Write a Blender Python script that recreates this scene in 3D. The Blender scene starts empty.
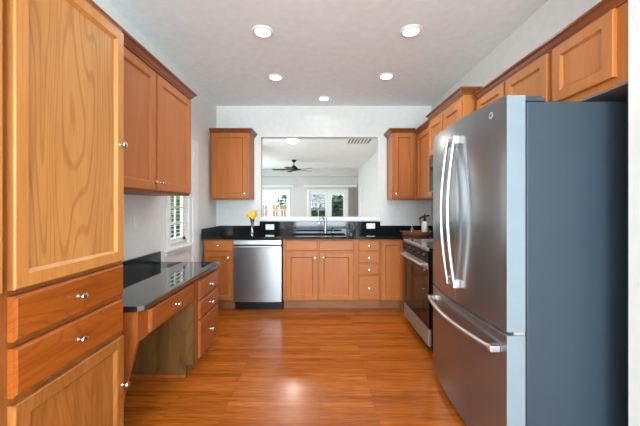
import bpy, bmesh, math, random
from mathutils import Vector, Matrix
PI = math.pi
random.seed(7)
SC = bpy.context.scene
C = SC.collection

# ---------------------------------------------------------------- camera
H = 1.285
cam = bpy.data.cameras.new('camera'); co = bpy.data.objects.new('camera', cam); C.objects.link(co)
co.location = (0, 0, H); co.rotation_euler = (PI/2, 0, 0)
cam.sensor_width = 36; cam.lens = 302/640*36; cam.shift_y = -7/640
cam.clip_start = 0.05; cam.clip_end = 200
SC.camera = co
# ---------------------------------------------------------------- world, light, exposure
SC.view_settings.view_transform = 'Standard'; SC.view_settings.look = 'None'
SC.view_settings.gamma = 1; SC.view_settings.use_curve_mapping = False
SC.view_settings.exposure = 0.72
w = bpy.data.worlds.new('sky'); SC.world = w; w.use_nodes = True
wn = w.node_tree.nodes; wn['Background'].inputs[0].default_value = (0.80, 0.90, 1.0, 1); wn['Background'].inputs[1].default_value = 3.0

def area(name, loc, size, sizey, power, rot, col=(1, 1, 1), shape='RECTANGLE', parent=None, spread=PI):
    l = bpy.data.lights.new(name, 'AREA'); l.shape = shape; l.size = size; l.size_y = sizey
    l.energy = power; l.color = col; l.spread = spread
    o = bpy.data.objects.new(name, l); C.objects.link(o); o.location = loc; o.rotation_euler = rot
    if parent: o.parent = parent
    return o
# added fill lamps, set in made-up window openings out of view
FILL_COL = (0.79, 1.0, 1.11)
area('fill_lamp_rear', (0.1, -4.48, 1.35), 2.3, 2.1, 285, (PI/2, 0, 0), FILL_COL)
area('fill_lamp_left', (-1.60, -2.2, 1.3), 1.7, 1.9, 50, (PI/2, 0, -PI/2), FILL_COL)
area('fill_lamp_right', (1.50, -2.2, 1.3), 1.7, 1.9, 104, (PI/2, 0, PI/2), FILL_COL)
area('fill_lamp_family_near', (-1.86, 6.25, 1.45), 1.6, 1.5, 24, (PI/2, 0, -PI/2), FILL_COL)
area('fill_lamp_family_far', (-3.06, 9.9, 1.3), 2.4, 1.9, 44, (PI/2, 0, -PI/2), FILL_COL)
CAN_POWER = 3.2
sun = bpy.data.lights.new('sun', 'SUN'); sun.energy = 1.2; sun.angle = 0.05; so = bpy.data.objects.new('sun', sun); C.objects.link(so)
so.rotation_euler = (math.radians(38), math.radians(10), math.radians(20)); so.location = (0, -5, 8)

# ---------------------------------------------------------------- materials
def newmat(name):
    m = bpy.data.materials.new(name); m.use_nodes = True
    nt = m.node_tree; return m, nt, nt.nodes['Principled BSDF']
def lin(c):
    return tuple(((v/255)/12.92 if v/255 <= .04045 else ((v/255+.055)/1.055)**2.4) for v in c) + (1,)
def ramp(nt, stops):
    r = nt.nodes.new('ShaderNodeValToRGB'); e = r.color_ramp.elements
    e[0].position = stops[0][0]; e[0].color = stops[0][1]; e[1].position = stops[-1][0]; e[1].color = stops[-1][1]
    for p, c in stops[1:-1]:
        x = e.new(p); x.color = c
    return r
def noise(nt, vec, scale, detail=3, dist=0.0):
    n = nt.nodes.new('ShaderNodeTexNoise'); n.inputs['Scale'].default_value = scale
    n.inputs['Detail'].default_value = detail; n.inputs['Distortion'].default_value = dist
    nt.links.new(vec, n.inputs['Vector']); return n
def mapping(nt, sc, kind='Object', loc=(0, 0, 0)):
    t = nt.nodes.new('ShaderNodeTexCoord'); mp = nt.nodes.new('ShaderNodeMapping')
    mp.inputs['Scale'].default_value = sc; mp.inputs['Location'].default_value = loc
    nt.links.new(t.outputs[kind], mp.inputs['Vector']); return mp.outputs[0]
def mixc(nt, a, b, fac, mode='MIX'):
    m = nt.nodes.new('ShaderNodeMix'); m.data_type = 'RGBA'; m.blend_type = mode
    for s, v in ((m.inputs[0], fac), (m.inputs[6], a), (m.inputs[7], b)):
        if hasattr(v, 'links') or hasattr(v, 'is_output'): nt.links.new(v, s)
        else: s.default_value = v
    return m.outputs[2]
def bump(nt, p, h, strength, dist=0.002):
    b = nt.nodes.new('ShaderNodeBump'); b.inputs['Strength'].default_value = strength; b.inputs['Distance'].default_value = dist
    nt.links.new(h, b.inputs['Height']); nt.links.new(b.outputs[0], p.inputs['Normal'])
def plain(name, col, rough=.5, metal=0, bmp=0, spec=.5):
    m, nt, p = newmat(name)
    p.inputs['Roughness'].default_value = rough; p.inputs['Metallic'].default_value = metal
    p.inputs['Specular IOR Level'].default_value = spec
    n = noise(nt, mapping(nt, (1, 1, 1)), 14, 3)
    c = lin(col); d = tuple(v*.95 for v in c[:3])+(1,)
    r = ramp(nt, [(.35, d), (.65, c)]); nt.links.new(n.outputs[0], r.inputs[0]); nt.links.new(r.outputs[0], p.inputs['Base Color'])
    if bmp:
        n2 = noise(nt, mapping(nt, (1, 1, 1)), 220, 2); bump(nt, p, n2.outputs[0], bmp)
    return m
def wood(name, dark, light, axis='z', rings=0.0, rough=.47, k=1.0, lo=0.0, ringcol=None):
    m, nt, p = newmat(name)
    ax = {'x': 0, 'y': 1, 'z': 2}[axis]
    def sc(a, b): v = [a*k]*3; v[ax] = b*k; return tuple(v)
    n1 = noise(nt, mapping(nt, sc(9, .9)), 1.6, 4, .6)
    n2 = noise(nt, mapping(nt, sc(110, 3.5)), 1.5, 3)
    r1 = ramp(nt, [(.30, lin(dark)), (.72, lin(light))]); nt.links.new(n1.outputs[0], r1.inputs[0])
    r2 = ramp(nt, [(.32, (.90, .86, .82, 1)), (.55, (1, 1, 1, 1))]); nt.links.new(n2.outputs[0], r2.inputs[0])
    col = mixc(nt, r1.outputs[0], r2.outputs[0], 1.0, 'MULTIPLY')
    if rings:
        n3 = noise(nt, mapping(nt, sc(3.0, .40), loc=(3.1, 1.7, .4)), 1.0, 1.5, .2)
        mu = nt.nodes.new('ShaderNodeMath'); mu.operation = 'MULTIPLY'; mu.inputs[1].default_value = 150; nt.links.new(n3.outputs[0], mu.inputs[0])
        si = nt.nodes.new('ShaderNodeMath'); si.operation = 'SINE'; nt.links.new(mu.outputs[0], si.inputs[0])
        r3 = ramp(nt, [(.55, (1, 1, 1, 1)), (.98, (.70, .55, .42, 1) if ringcol is None else ringcol)]); nt.links.new(si.outputs[0], r3.inputs[0])
        col = mixc(nt, col, r3.outputs[0], rings, 'MULTIPLY')
    nt.links.new(col, p.inputs['Base Color'])
    p.inputs['Roughness'].default_value = rough
    p.inputs['Coat Weight'].default_value = .08; p.inputs['Coat Roughness'].default_value = .25; p.inputs['Specular IOR Level'].default_value = .35
    bump(nt, p, n2.outputs[0], .08)
    return m
def granite(name, sp=.25):
    m, nt, p = newmat(name)
    n = noise(nt, mapping(nt, (1, 1, 1)), 260, 2)
    r = ramp(nt, [(.5, (.006, .006, .007, 1)), (.72, (.03, .032, .035, 1))]); nt.links.new(n.outputs[0], r.inputs[0])
    nt.links.new(r.outputs[0], p.inputs['Base Color']); p.inputs['Roughness'].default_value = .06
    p.inputs['Specular IOR Level'].default_value = sp
    return m
def steel(name, col=(150, 150, 152), rough=.26, axis='z', metal=1.0, aniso=0):
    m, nt, p = newmat(name)
    s = [90, 90, 90] if axis == 'z' else [260, 260, 260]; s[{'x': 0, 'y': 1, 'z': 2}[axis]] = 2
    n = noise(nt, mapping(nt, tuple(s)), 1, 2)
    c = lin(col)
    r = ramp(nt, [(.3, tuple(v*(.96 if axis == 'z' else .9) for v in c[:3])+(1,)), (.7, c)]); nt.links.new(n.outputs[0], r.inputs[0])
    nt.links.new(r.outputs[0], p.inputs['Base Color']); p.inputs['Metallic'].default_value = metal
    r2 = nt.nodes.new('ShaderNodeMapRange'); r2.inputs[3].default_value = rough-.01; r2.inputs[4].default_value = rough+.01
    nt.links.new(n.outputs[0], r2.inputs[0]); nt.links.new(r2.outputs[0], p.inputs['Roughness'])
    if aniso:
        p.inputs['Anisotropic'].default_value = aniso; tg = nt.nodes.new('ShaderNodeTangent'); tg.direction_type = 'RADIAL'; tg.axis = 'Z'; nt.links.new(tg.outputs[0], p.inputs['Tangent'])
        p.inputs['Anisotropic Rotation'].default_value = .25
    return m
def emis(name, col, s):
    m, nt, p = newmat(name)
    p.inputs['Base Color'].default_value = (.8, .8, .8, 1); p.inputs['Emission Color'].default_value = col; p.inputs['Emission Strength'].default_value = s
    return m
def glass(name, tint=(1, 1, 1, 1), gl=.07):
    m, nt, p = newmat(name); nt.nodes.remove(p)
    t = nt.nodes.new('ShaderNodeBsdfTransparent'); g = nt.nodes.new('ShaderNodeBsdfGlossy'); x = nt.nodes.new('ShaderNodeMixShader')
    t.inputs[0].default_value = tint; g.inputs['Roughness'].default_value = .03; x.inputs[0].default_value = gl
    nt.links.new(t.outputs[0], x.inputs[1]); nt.links.new(g.outputs[0], x.inputs[2]); nt.links.new(x.outputs[0], nt.nodes['Material Output'].inputs[0])
    return m
def floormat():
    m, nt, p = newmat('oak_strip_floor')
    v = mapping(nt, (1, 1, 1), loc=(50, 50, 0))
    br = nt.nodes.new('ShaderNodeTexBrick'); br.offset = .37; br.offset_frequency = 3; br.squash = 1.0
    for k_, val in (('Scale', 1), ('Mortar Size', .0009), ('Mortar Smooth', .3), ('Bias', 0), ('Brick Width', .95), ('Row Height', .057)):
        br.inputs[k_].default_value = val
    br.inputs['Color1'].default_value = (0, 0, 0, 1); br.inputs['Color2'].default_value = (1, 1, 1, 1); br.inputs['Mortar'].default_value = (.5, .5, .5, 1)
    nt.links.new(v, br.inputs['Vector'])
    def shifted(sc):
        ad = nt.nodes.new('ShaderNodeVectorMath'); ad.operation = 'MULTIPLY_ADD'; ad.inputs[1].default_value = (7, 5, 31)
        nt.links.new(br.outputs['Color'], ad.inputs[0]); nt.links.new(mapping(nt, sc), ad.inputs[2]); return ad.outputs[0]
    n1 = noise(nt, shifted((1.6, 16, 1)), 1.8, 4, .8)
    n2 = noise(nt, shifted((6, 150, 1)), 1.4, 3)
    r1 = ramp(nt, [(.25, lin((164, 80, 16))), (.55, lin((186, 100, 28))), (.8, lin((204, 120, 44)))]); nt.links.new(n1.outputs[0], r1.inputs[0])
    r2 = ramp(nt, [(.35, (.70, .62, .55, 1)), (.56, (1, 1, 1, 1))]); nt.links.new(n2.outputs[0], r2.inputs[0])
    r3 = ramp(nt, [(0, (.70, .65, .60, 1)), (1, (1.0, 1.0, 1.0, 1))]); nt.links.new(br.outputs['Color'], r3.inputs[0])
    col = mixc(nt, r1.outputs[0], r2.outputs[0], 1.0, 'MULTIPLY'); col = mixc(nt, col, r3.outputs[0], 1.0, 'MULTIPLY')
    col = mixc(nt, col, (.10, .04, .015, 1), br.outputs['Fac'])
    nt.links.new(col, p.inputs['Base Color']); p.inputs['Roughness'].default_value = .27
    p.inputs['Coat Weight'].default_value = .1; p.inputs['Coat Roughness'].default_value = .15; p.inputs['Specular IOR Level'].default_value = .4
    bump(nt, p, n2.outputs[0], .06)
    return m
M = {}
M['wall'] = plain('painted_wall', (222, 220, 216), .85)
M['wall_darker'] = plain('painted_wall_darker', (207, 205, 201), .85)  # wall tone a step darker, on the family far wall and soffit
M['ceil'] = plain('painted_ceiling', (240, 247, 248), .95)
M['trim'] = plain('white_trim', (236, 236, 234), .45)
M['floor'] = floormat()
M['wood'] = wood('cherry_stained_wood', (164, 91, 37), (176, 104, 45), 'z')
M['woodx'] = wood('cherry_stained_wood_x', (164, 91, 37), (176, 104, 45), 'x')
M['woody'] = wood('cherry_stained_wood_y', (153, 74, 30), (178, 99, 46), 'y')
M['wood_desk'] = wood('desk_wood', (136, 66, 20), (157, 83, 30), 'y')
M['wood_deskz'] = wood('desk_wood_z', (136, 66, 20), (157, 83, 30), 'z')
M['wood_up'] = wood('upper_wood', (168, 99, 43), (180, 111, 50), 'z')
M['wood_pan'] = wood('pantry_oak_panel', (178, 120, 61), (189, 132, 72), 'z', rings=.6, k=1.3, rough=.4)
M['wood_panf'] = wood('pantry_oak_frame', (179, 115, 56), (191, 130, 68), 'z', rough=.36)
M['wood_pand'] = wood('pantry_drawer_oak', (139, 67, 17), (159, 83, 28), 'y', rings=.5, k=1.5, rough=.3)
M['wood_low'] = wood('pantry_low_panel', (139, 81, 31), (166, 104, 50), 'z', rings=.5, k=1.5, rough=.35)
M['pbody_shaded'] = wood('pantry_face_frame_shaded', (128, 70, 28), (150, 88, 38), 'z')  # frame colour darkened to hold the shadows between doors and drawers
M['ubody_shaded'] = wood('desk_cabinet_face_frame_shaded', (120, 62, 28), (142, 80, 40), 'z')  # gap shadow between the doors put into the frame colour
M['ply_shaded'] = wood('veneer_side_shaded', (84, 52, 18), (112, 74, 30), 'z', rings=.5, k=1.2, rough=.55)  # veneer tone lowered, kneehole shade painted into it
M['crown'] = wood('crown_wood', (112, 58, 28), (140, 78, 40), 'y', rough=.3)
M['toe'] = wood('toe_board', (120, 74, 40), (150, 98, 58), 'x', rough=.5)
M['granite'] = granite('black_granite'); M['granite_desk'] = granite('black_granite_desk', 1.0); M['granite_desk'].node_tree.nodes['Principled BSDF'].inputs['IOR'].default_value = 2.0; M['granite_desk'].node_tree.nodes['Principled BSDF'].inputs['Roughness'].default_value = .03
M['steel'] = steel('brushed_stainless', (142, 141, 141), .25, 'z', .86, 0)
M['steelx'] = steel('brushed_stainless_x', (205, 207, 208), .34, 'x')
M['steely'] = steel('brushed_stainless_y', (175, 175, 178), .38, 'y', .7)
M['chrome'] = steel('satin_handle', (205, 206, 208), .32)
M['doorside'] = plain('silver_door_edge', (122, 132, 139), .45, .1)
M['nickel'] = steel('satin_nickel', (215, 208, 200), .22)
M['frside'] = plain('slate_textured_side', (42, 54, 64), .5, .0, .25)
M['black'] = plain('black_enamel', (12, 12, 14), .3, spec=.3)
M['matte'] = plain('matte_black', (18, 17, 17), .6)
M['bglass'] = plain('black_oven_glass', (8, 7, 7), .06, spec=.35)
M['white'] = plain('white_plastic', (238, 238, 236), .35)
M['plate'] = plain('almond_plate', (226, 223, 219), .5)
def slatmat():
    m, nt, p = newmat('blind_slat_white'); p.inputs['Base Color'].default_value = (.9, .9, .89, 1); p.inputs['Roughness'].default_value = .5
    tr = nt.nodes.new('ShaderNodeBsdfTranslucent'); tr.inputs[0].default_value = (.92, .92, .9, 1); x = nt.nodes.new('ShaderNodeMixShader'); x.inputs[0].default_value = .5
    nt.links.new(p.outputs[0], x.inputs[1]); nt.links.new(tr.outputs[0], x.inputs[2]); nt.links.new(x.outputs[0], nt.nodes['Material Output'].inputs[0]); return m
M['slat'] = slatmat()
M['glass'] = glass('pane_glass', gl=.012)
M['vglass'] = glass('smoky_glass', (.55, .57, .58, 1), .22)
M['can'] = emis('can_lens', (1, .98, .95, 1), 2.5)
M['dome'] = emis('dome_glass', (1, .96, .9, 1), 2.2)
M['bronze'] = plain('dark_bronze', (30, 28, 26), .4, .4)
M['blade'] = wood('fan_blade_wood', (52, 36, 30), (78, 54, 44), 'x')
M['yellow'] = plain('yellow_petal', (246, 196, 20), .5)
M['orange'] = plain('orange_trumpet', (244, 176, 12), .5)
M['stem'] = plain('green_stem', (70, 104, 44), .6)
M['tray'] = wood('tray_wood', (120, 66, 34), (160, 96, 56), 'x')
M['leaf'] = plain('leaf_green', (96, 138, 74), .6)
M['leafd'] = plain('leaf_dark', (52, 80, 56), .6)
M['bark'] = plain('bark', (84, 66, 50), .9, bmp=.3)
M['grass'] = plain('lawn', (112, 138, 78), .9, bmp=.3)
M['fence'] = plain('beige_board', (150, 122, 96), .8)
M['curtain'] = plain('beige_vertical_blind', (178, 170, 152), .8)
M['grey'] = plain('grey_vent', (120, 119, 118), .6)
M['amber'] = glass('amber_oil', (.55, .3, .12, 1), .12)

# ---------------------------------------------------------------- helpers
def worldloc(o):
    v = Vector((0, 0, 0))
    while o is not None: v += o.location; o = o.parent
    return v
def obj(name, bm, mat, parent=None, bevel=0.0, smooth=False, recalc=True, label=None):
    if recalc: bmesh.ops.recalc_face_normals(bm, faces=bm.faces)
    if parent is not None:
        bmesh.ops.translate(bm, verts=bm.verts, vec=-worldloc(parent))
    me = bpy.data.meshes.new(name); bm.to_mesh(me); bm.free()
    if smooth:
        for p in me.polygons: p.use_smooth = True
        try: me.set_sharp_from_angle(angle=math.radians(40))
        except Exception: pass
    me.materials.append(M[mat] if isinstance(mat, str) else mat)
    o = bpy.data.objects.new(name, me); C.objects.link(o)
    if parent is not None: o.parent = parent
    if bevel:
        b = o.modifiers.new('bevel', 'BEVEL'); b.width = bevel; b.segments = 2; b.limit_method = 'ANGLE'
    if label: o['label'] = label
    return o
def thing(name, label, cat, loc=(0, 0, 0), group=None):
    o = bpy.data.objects.new(name, None); C.objects.link(o); o.location = loc; o.empty_display_size = .1
    o['label'] = label; o['category'] = cat
    if group: o['group'] = group
    return o
def tag(o, label, cat, group=None, kind=None):
    o['label'] = label; o['category'] = cat
    if group: o['group'] = group
    if kind: o['kind'] = kind
    return o
def struct(name, bm, mat, parent=None, **k):
    o = obj(name, bm, mat, parent, **k)
    if parent is None: o['kind'] = 'structure'
    return o
def box(bm, x0, x1, y0, y1, z0, z1):
    x0, x1 = sorted((x0, x1)); y0, y1 = sorted((y0, y1)); z0, z1 = sorted((z0, z1))
    v = [bm.verts.new(p) for p in ((x0, y0, z0), (x1, y0, z0), (x1, y1, z0), (x0, y1, z0), (x0, y0, z1), (x1, y0, z1), (x1, y1, z1), (x0, y1, z1))]
    for f in ((3, 2, 1, 0), (4, 5, 6, 7), (0, 1, 5, 4), (1, 2, 6, 5), (2, 3, 7, 6), (3, 0, 4, 7)): bm.faces.new([v[i] for i in f])
    return bm
def B(*boxes):
    bm = bmesh.new()
    for b in boxes: box(bm, *b)
    return bm
def prism(bm, pts, lo, hi, axis='z'):
    def P(a, b, t): return {'z': (a, b, t), 'y': (a, t, b), 'x': (t, a, b)}[axis]
    A = [bm.verts.new(P(a, b, lo)) for a, b in pts]; Bv = [bm.verts.new(P(a, b, hi)) for a, b in pts]
    n = len(pts); bm.faces.new(A[::-1]); bm.faces.new(Bv)
    for i in range(n): bm.faces.new((A[i], A[(i+1) % n], Bv[(i+1) % n], Bv[i]))
    return bm
def lathe(bm, prof, o=(0, 0, 0), d=(0, 0, 1), n=20):
    d = Vector(d).normalized(); q = d.to_track_quat('Z', 'Y'); o = Vector(o); rings = []
    for r, t in prof:
        rings.append([bm.verts.new(o + q @ Vector((max(r, 1e-4)*math.cos(2*PI*i/n), max(r, 1e-4)*math.sin(2*PI*i/n), t))) for i in range(n)])
    for a, b in zip(rings, rings[1:]):
        for i in range(n): bm.faces.new((a[i], a[(i+1) % n], b[(i+1) % n], b[i]))
    bm.faces.new(rings[0][::-1]); bm.faces.new(rings[-1])
    return bm
def tube(bm, pts, r, n=10, flat=1.0, up=(0, 0, 1)):
    pts = [Vector(p) for p in pts]; rs = r if isinstance(r, (list, tuple)) else [r]*len(pts); rings = []
    for i, p in enumerate(pts):
        t = (pts[min(i+1, len(pts)-1)] - pts[max(i-1, 0)]).normalized()
        u = Vector(up)
        if abs(t.dot(u)) > .95: u = Vector((0, 1, 0)) if abs(t.y) < .9 else Vector((1, 0, 0))
        a = t.cross(u).normalized(); b = a.cross(t).normalized()
        rings.append([bm.verts.new(p + a*rs[i]*math.cos(2*PI*k/n) + b*rs[i]*flat*math.sin(2*PI*k/n)) for k in range(n)])
    for A, Bq in zip(rings, rings[1:]):
        for i in range(n): bm.faces.new((A[i], A[(i+1) % n], Bq[(i+1) % n], Bq[i]))
    bm.faces.new(rings[0][::-1]); bm.faces.new(rings[-1])
    return bm
# face frames: S looks to the camera (-Y), E looks +X, W looks -X
def mapper(side, P):
    if side == 'S': return lambda a, d, z: (a, P-d, z)
    if side == 'E': return lambda a, d, z: (P+d, a, z)
    return lambda a, d, z: (P-d, a, z)
def fdir(side): return {'S': (0, -1, 0), 'E': (1, 0, 0), 'W': (-1, 0, 0)}[side]
def knob(parent, side, P, a, z, d):
    f = mapper(side, P); bm = bmesh.new()
    lathe(bm, [(.007, 0), (.005, .004), (.005, .012), (.009, .016), (.0145, .020), (.0155, .024), (.013, .029), (.006, .0315), (0, .032)], f(a, d, z), fdir(side), 14)
    return obj('knob', bm, 'nickel', parent, smooth=True)
def door(parent, side, P, a0, a1, z0, z1, kn=None, stile=.055, th=.02, mat='wood', pmat=None, d0=.0005):
    f = mapper(side, P); bm = bmesh.new(); d1 = d0+th
    def ring(i, d): return [bm.verts.new(f(*p)) for p in ((a0+i, d, z0+i), (a1-i, d, z0+i), (a1-i, d, z1-i), (a0+i, d, z1-i))]
    R = [ring(0, d0), ring(0, d1-.004), ring(.004, d1), ring(stile, d1), ring(stile+.004, d1-.004), ring(stile+.012, d1-.012), ring(stile+.012, d0)]
    for A, Bq in zip(R, R[1:]+R[:1]):
        for i in range(4): bm.faces.new((A[i], A[(i+1) % 4], Bq[(i+1) % 4], Bq[i]))
    o = obj('door', bm, mat, parent)
    s = stile+.0115; p0 = f(a0+s, d0+.001, z0+s); p1 = f(a1-s, d1-.0125, z1-s)
    obj('door_panel', B((p0[0], p1[0], p0[1], p1[1], p0[2], p1[2])), pmat or mat, o)
    if kn: knob(o, side, P, kn[0], kn[1], d1)
    return o
def drawer(parent, side, P, a0, a1, z0, z1, kn=True, th=.02, mat='wood', name='drawer', d0=.0005, ka=None):
    f = mapper(side, P); bm = bmesh.new(); d1 = d0+th
    def ring(i, d): return [bm.verts.new(f(*p)) for p in ((a0+i, d, z0+i), (a1-i, d, z0+i), (a1-i, d, z1-i), (a0+i, d, z1-i))]
    R = [ring(0, d0), ring(0, d1-.006), ring(.004, d1-.004), ring(.010, d1)]
    for A, Bq in zip(R, R[1:]):
        for i in range(4): bm.faces.new((A[i], A[(i+1) % 4], Bq[(i+1) % 4], Bq[i]))
    bm.faces.new(R[0]); bm.faces.new(R[-1])
    o = obj(name, bm, mat, parent)
    if kn: knob(o, side, P, (a0+a1)/2 if ka is None else ka, (z0+z1)/2, d1)
    return o
CP = [(0, 0), (.010, 0), (.014, .010), (.022, .018), (.034, .038), (.044, .046), (.050, .050), (.050, .062), (0, .062)]
def crown(parent, path, z, sgn=1, k=1.0):
    """path in plan; profile is offset to the left (sgn 1) or right (-1) of the travel direction"""
    bm = bmesh.new(); P = [Vector(p) for p in path]; rings = []
    for i, p in enumerate(P):
        ns = []
        if i > 0: t = (P[i]-P[i-1]).normalized(); ns.append(Vector((-t.y, t.x))*sgn)
        if i < len(P)-1: t = (P[i+1]-P[i]).normalized(); ns.append(Vector((-t.y, t.x))*sgn)
        m = ns[0] if len(ns) == 1 else (ns[0]+ns[1])/(1+ns[0].dot(ns[1]))
        rings.append([bm.verts.new((p.x+m.x*o*k, p.y+m.y*o*k, z+h*k)) for o, h in CP])
    n = len(CP)
    for A, Bq in zip(rings, rings[1:]):
        for i in range(n): bm.faces.new((A[i], A[(i+1) % n], Bq[(i+1) % n], Bq[i]))
    bm.faces.new(rings[0][::-1]); bm.faces.new(rings[-1])
    return obj('crown_moulding', bm, 'crown', parent)

# ================================================================ SETTING
XL, XR, YB, ZC = -1.49, 1.60, 4.345, 2.725
YR = -4.4          # rear wall
FL, FN, FR, FY = -1.70, -2.90, 1.50, 11.9    # family room
struct('floor', B((-3.1, 1.8, YR-.2, FY+.15, -.1, 0)), 'floor')
struct('ceiling', B((-3.1, 1.8, YR-.2, FY+.15, ZC, ZC+.12)), 'ceil')
# left wall with window opening y 2.97-3.40, z .88-2.02
wy0, wy1, wz0, wz1 = 2.975, 3.39, .885, 2.03
struct('wall_left', B((XL-.06, XL, YR-.14, -3.1, 0, ZC), (XL-.06, XL, -3.1, -1.3, 0, .32), (XL-.06, XL, -3.1, -1.3, 2.28, ZC), (XL-.06, XL, -1.3, wy0, 0, ZC), (XL-.06, XL, wy1, YB+.12, 0, ZC), (XL-.06, XL, wy0, wy1, 0, wz0), (XL-.06, XL, wy0, wy1, wz1, ZC)), 'wall')  # opening behind the camera is added for the left fill lamp
ox0, ox1, oz0, oz1 = -.85, .835, 1.075, 2.278
struct('wall_back', B((XL, ox0, YB, YB+.12, 0, ZC), (ox1, XR, YB, YB+.12, 0, ZC), (ox0, ox1, YB, YB+.12, 0, oz0), (ox0, ox1, YB, YB+.12, oz1, ZC)), 'wall')
struct('wall_right', B((XR, XR+.12, 1.285, YB+.12, 0, ZC), (1.312, XR+.12, -1.3, 1.285, 0, ZC), (1.312, XR+.12, YR-.14, -3.1, 0, ZC), (1.312, XR+.12, -3.1, -1.3, 0, .32), (1.312, XR+.12, -3.1, -1.3, 2.28, ZC)), 'wall')  # unseen opening, made up to let in the right fill lamp
struct('wall_rear', B((XL, -1.15, YR-.14, YR, 0, ZC), (1.2, 1.312, YR-.14, YR, 0, ZC), (-1.15, 1.2, YR-.14, YR, 0, .35), (-1.15, 1.2, YR-.14, YR, 2.35, ZC)), 'wall')  # central opening added for the rear fill lamp
# family room
dl0, dl1, dr0, dr1, dz = -2.55, -1.24, -.44, 1.08, 1.86
struct('wall_family_far', B((FN, dl0, FY, FY+.14, 0, ZC), (dl1, dr0, FY, FY+.14, 0, ZC), (dr1, FR, FY, FY+.14, 0, ZC), (dl0, dl1, FY, FY+.14, dz, ZC), (dr0, dr1, FY, FY+.14, dz, ZC)), 'wall_darker')
struct('wall_family_soffit', B((FN+.001, FR-.001, FY-.16, FY-.001, 2.44, ZC-.001)), 'wall_darker')
struct('wall_family_right', B((FR, FR+.14, YB+.1205, FY+.14, 0, ZC)), 'wall')
struct('wall_family_left', B((FL-.14, FL, YB+.1205, 5.45, 0, ZC), (FL-.14, FL, 7.05, 8, 0, ZC), (FL-.14, FL, 5.45, 7.05, 0, .7), (FL-.14, FL, 5.45, 7.05, 2.2, ZC),
        (FN-.14, FL-.14, 7.86, 8, 0, ZC), (FN-.14, FN, 8, 8.7, 0, ZC), (FN-.14, FN, 11.1, FY+.14, 0, ZC), (FN-.14, FN, 8.7, 11.1, 0, .3), (FN-.14, FN, 8.7, 11.1, 2.3, ZC)), 'wall')  # both window openings are unseen, cut for the family fill lamps
# sill of the pass-through
struct('trim_1', B((ox0-.004, ox1+.022, YB-.045, YB+.135, oz0-.012+.0125, oz0+.052)), 'trim', bevel=.006)
# white casing on the left wall
struct('trim_2', B((XL+.0005, XL+.022, 3.505, 3.60, 0, 2.06), (XL+.0005, XL+.012, 3.60, 3.675, 0, 2.06)), 'trim', bevel=.003)
# casing on the family room's right wall
struct('trim_3', B((FR-.02, FR-.0005, 10.7, 10.8, 0, 1.90), (FR-.02, FR-.0005, 11.55, 11.65, 0, 1.90), (FR-.02, FR-.0005, 10.7, 11.65, 1.90, 1.98)), 'trim', bevel=.004)
struct('door_3', B((FR-.012, FR-.0006, 10.8, 11.55, .01, 1.90)), 'trim')
struct('baseboard_family', B((FN+.001, dl0-.06, FY-.016, FY-.0005, 0, .12), (dl1+.06, dr0-.06, FY-.016, FY-.0005, 0, .12), (FR-.016, FR-.0005, YB+.2, 10.69, 0, .12)), 'trim', bevel=.003)
struct('baseboard_left', B((XL+.0005, XL+.015, 2.81, 3.50, 0, .11)), 'trim', bevel=.003)

# kitchen window: casing, sashes with muntins, panes
wf = struct('window_1', B((XL+.0005, XL+.02, wy0-.065, wy0-.002, wz0-.02, wz1+.06), (XL+.0005, XL+.02, wy1+.002, wy1+.065, wz0-.02, wz1+.06), (XL+.0005, XL+.02, wy0-.002, wy1+.002, wz1, wz1+.06),
       (XL+.0005, XL+.045, wy0-.09, wy1+.09, wz0-.045, wz0-.02), (XL+.0005, XL+.016, wy0-.075, wy1+.075, wz0-.085, wz0-.045)), 'trim', bevel=.003)
xs = XL-.052
sb = B((xs, xs+.03, wy0+.001, wy0+.065, wz0+.001, wz1-.001), (xs, xs+.03, wy1-.065, wy1-.001, wz0+.001, wz1-.001), (xs, xs+.03, wy0, wy1, wz0+.001, wz0+.06), (xs, xs+.03, wy0, wy1, wz1-.06, wz1-.001), (xs, xs+.03, wy0, wy1, 1.43, 1.475))
for z in (1.09, 1.26, 1.62, 1.80): box(sb, xs+.008, xs+.022, wy0+.04, wy1-.04, z, z+.018)
box(sb, xs+.008, xs+.022, 3.172, 3.190, wz0+.05, wz1-.05)
obj('window_sash', sb, 'trim', wf)
obj('pane', B((xs+.013, xs+.017, wy0+.04, wy1-.04, wz0+.05, wz1-.05)), 'glass', wf)
# blinds in the opening
t = thing('window_blind', 'white slatted blind with open slats hanging in the kitchen window', 'blind', (XL-.035, 3.18, 1.98))
obj('head_rail', B((XL-.030, XL-.003, wy0+.006, wy1-.006, 1.975, 2.028)), 'slat', t)
bm = bmesh.new(); z = 1.95
while z > 1.30:
    box(bm, XL-.028, XL-.004, wy0+.008, wy1-.008, z, z+.003); z -= .024 if z > 1.42 else .04
while z > .93:
    box(bm, XL-.028, XL-.004, wy0+.008, wy1-.008, z, z+.003); z -= .04
obj('slats', bm, 'slat', t)
obj('bottom_rail', B((XL-.028, XL-.004, wy0+.008, wy1-.008, .892, .912)), 'slat', t)
bm = bmesh.new()
for y in (wy0+.08, wy1-.08):
    tube(bm, [(XL-.016, y, .91), (XL-.016, y, 1.98)], .0012, 5)
obj('ladder_cord', bm, 'slat', t)

# made-up window behind the camera, framing the rear fill lamp
rf = struct('fill_window_2', B((-1.15, 1.2, YR-.09, YR-.05, .351, .41), (-1.15, 1.2, YR-.09, YR-.05, 2.29, 2.349), (-1.149, -1.09, YR-.09, YR-.05, .4, 2.3), (1.14, 1.199, YR-.09, YR-.05, .4, 2.3), (-.02, .06, YR-.09, YR-.05, .4, 2.3)), 'trim')

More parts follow.
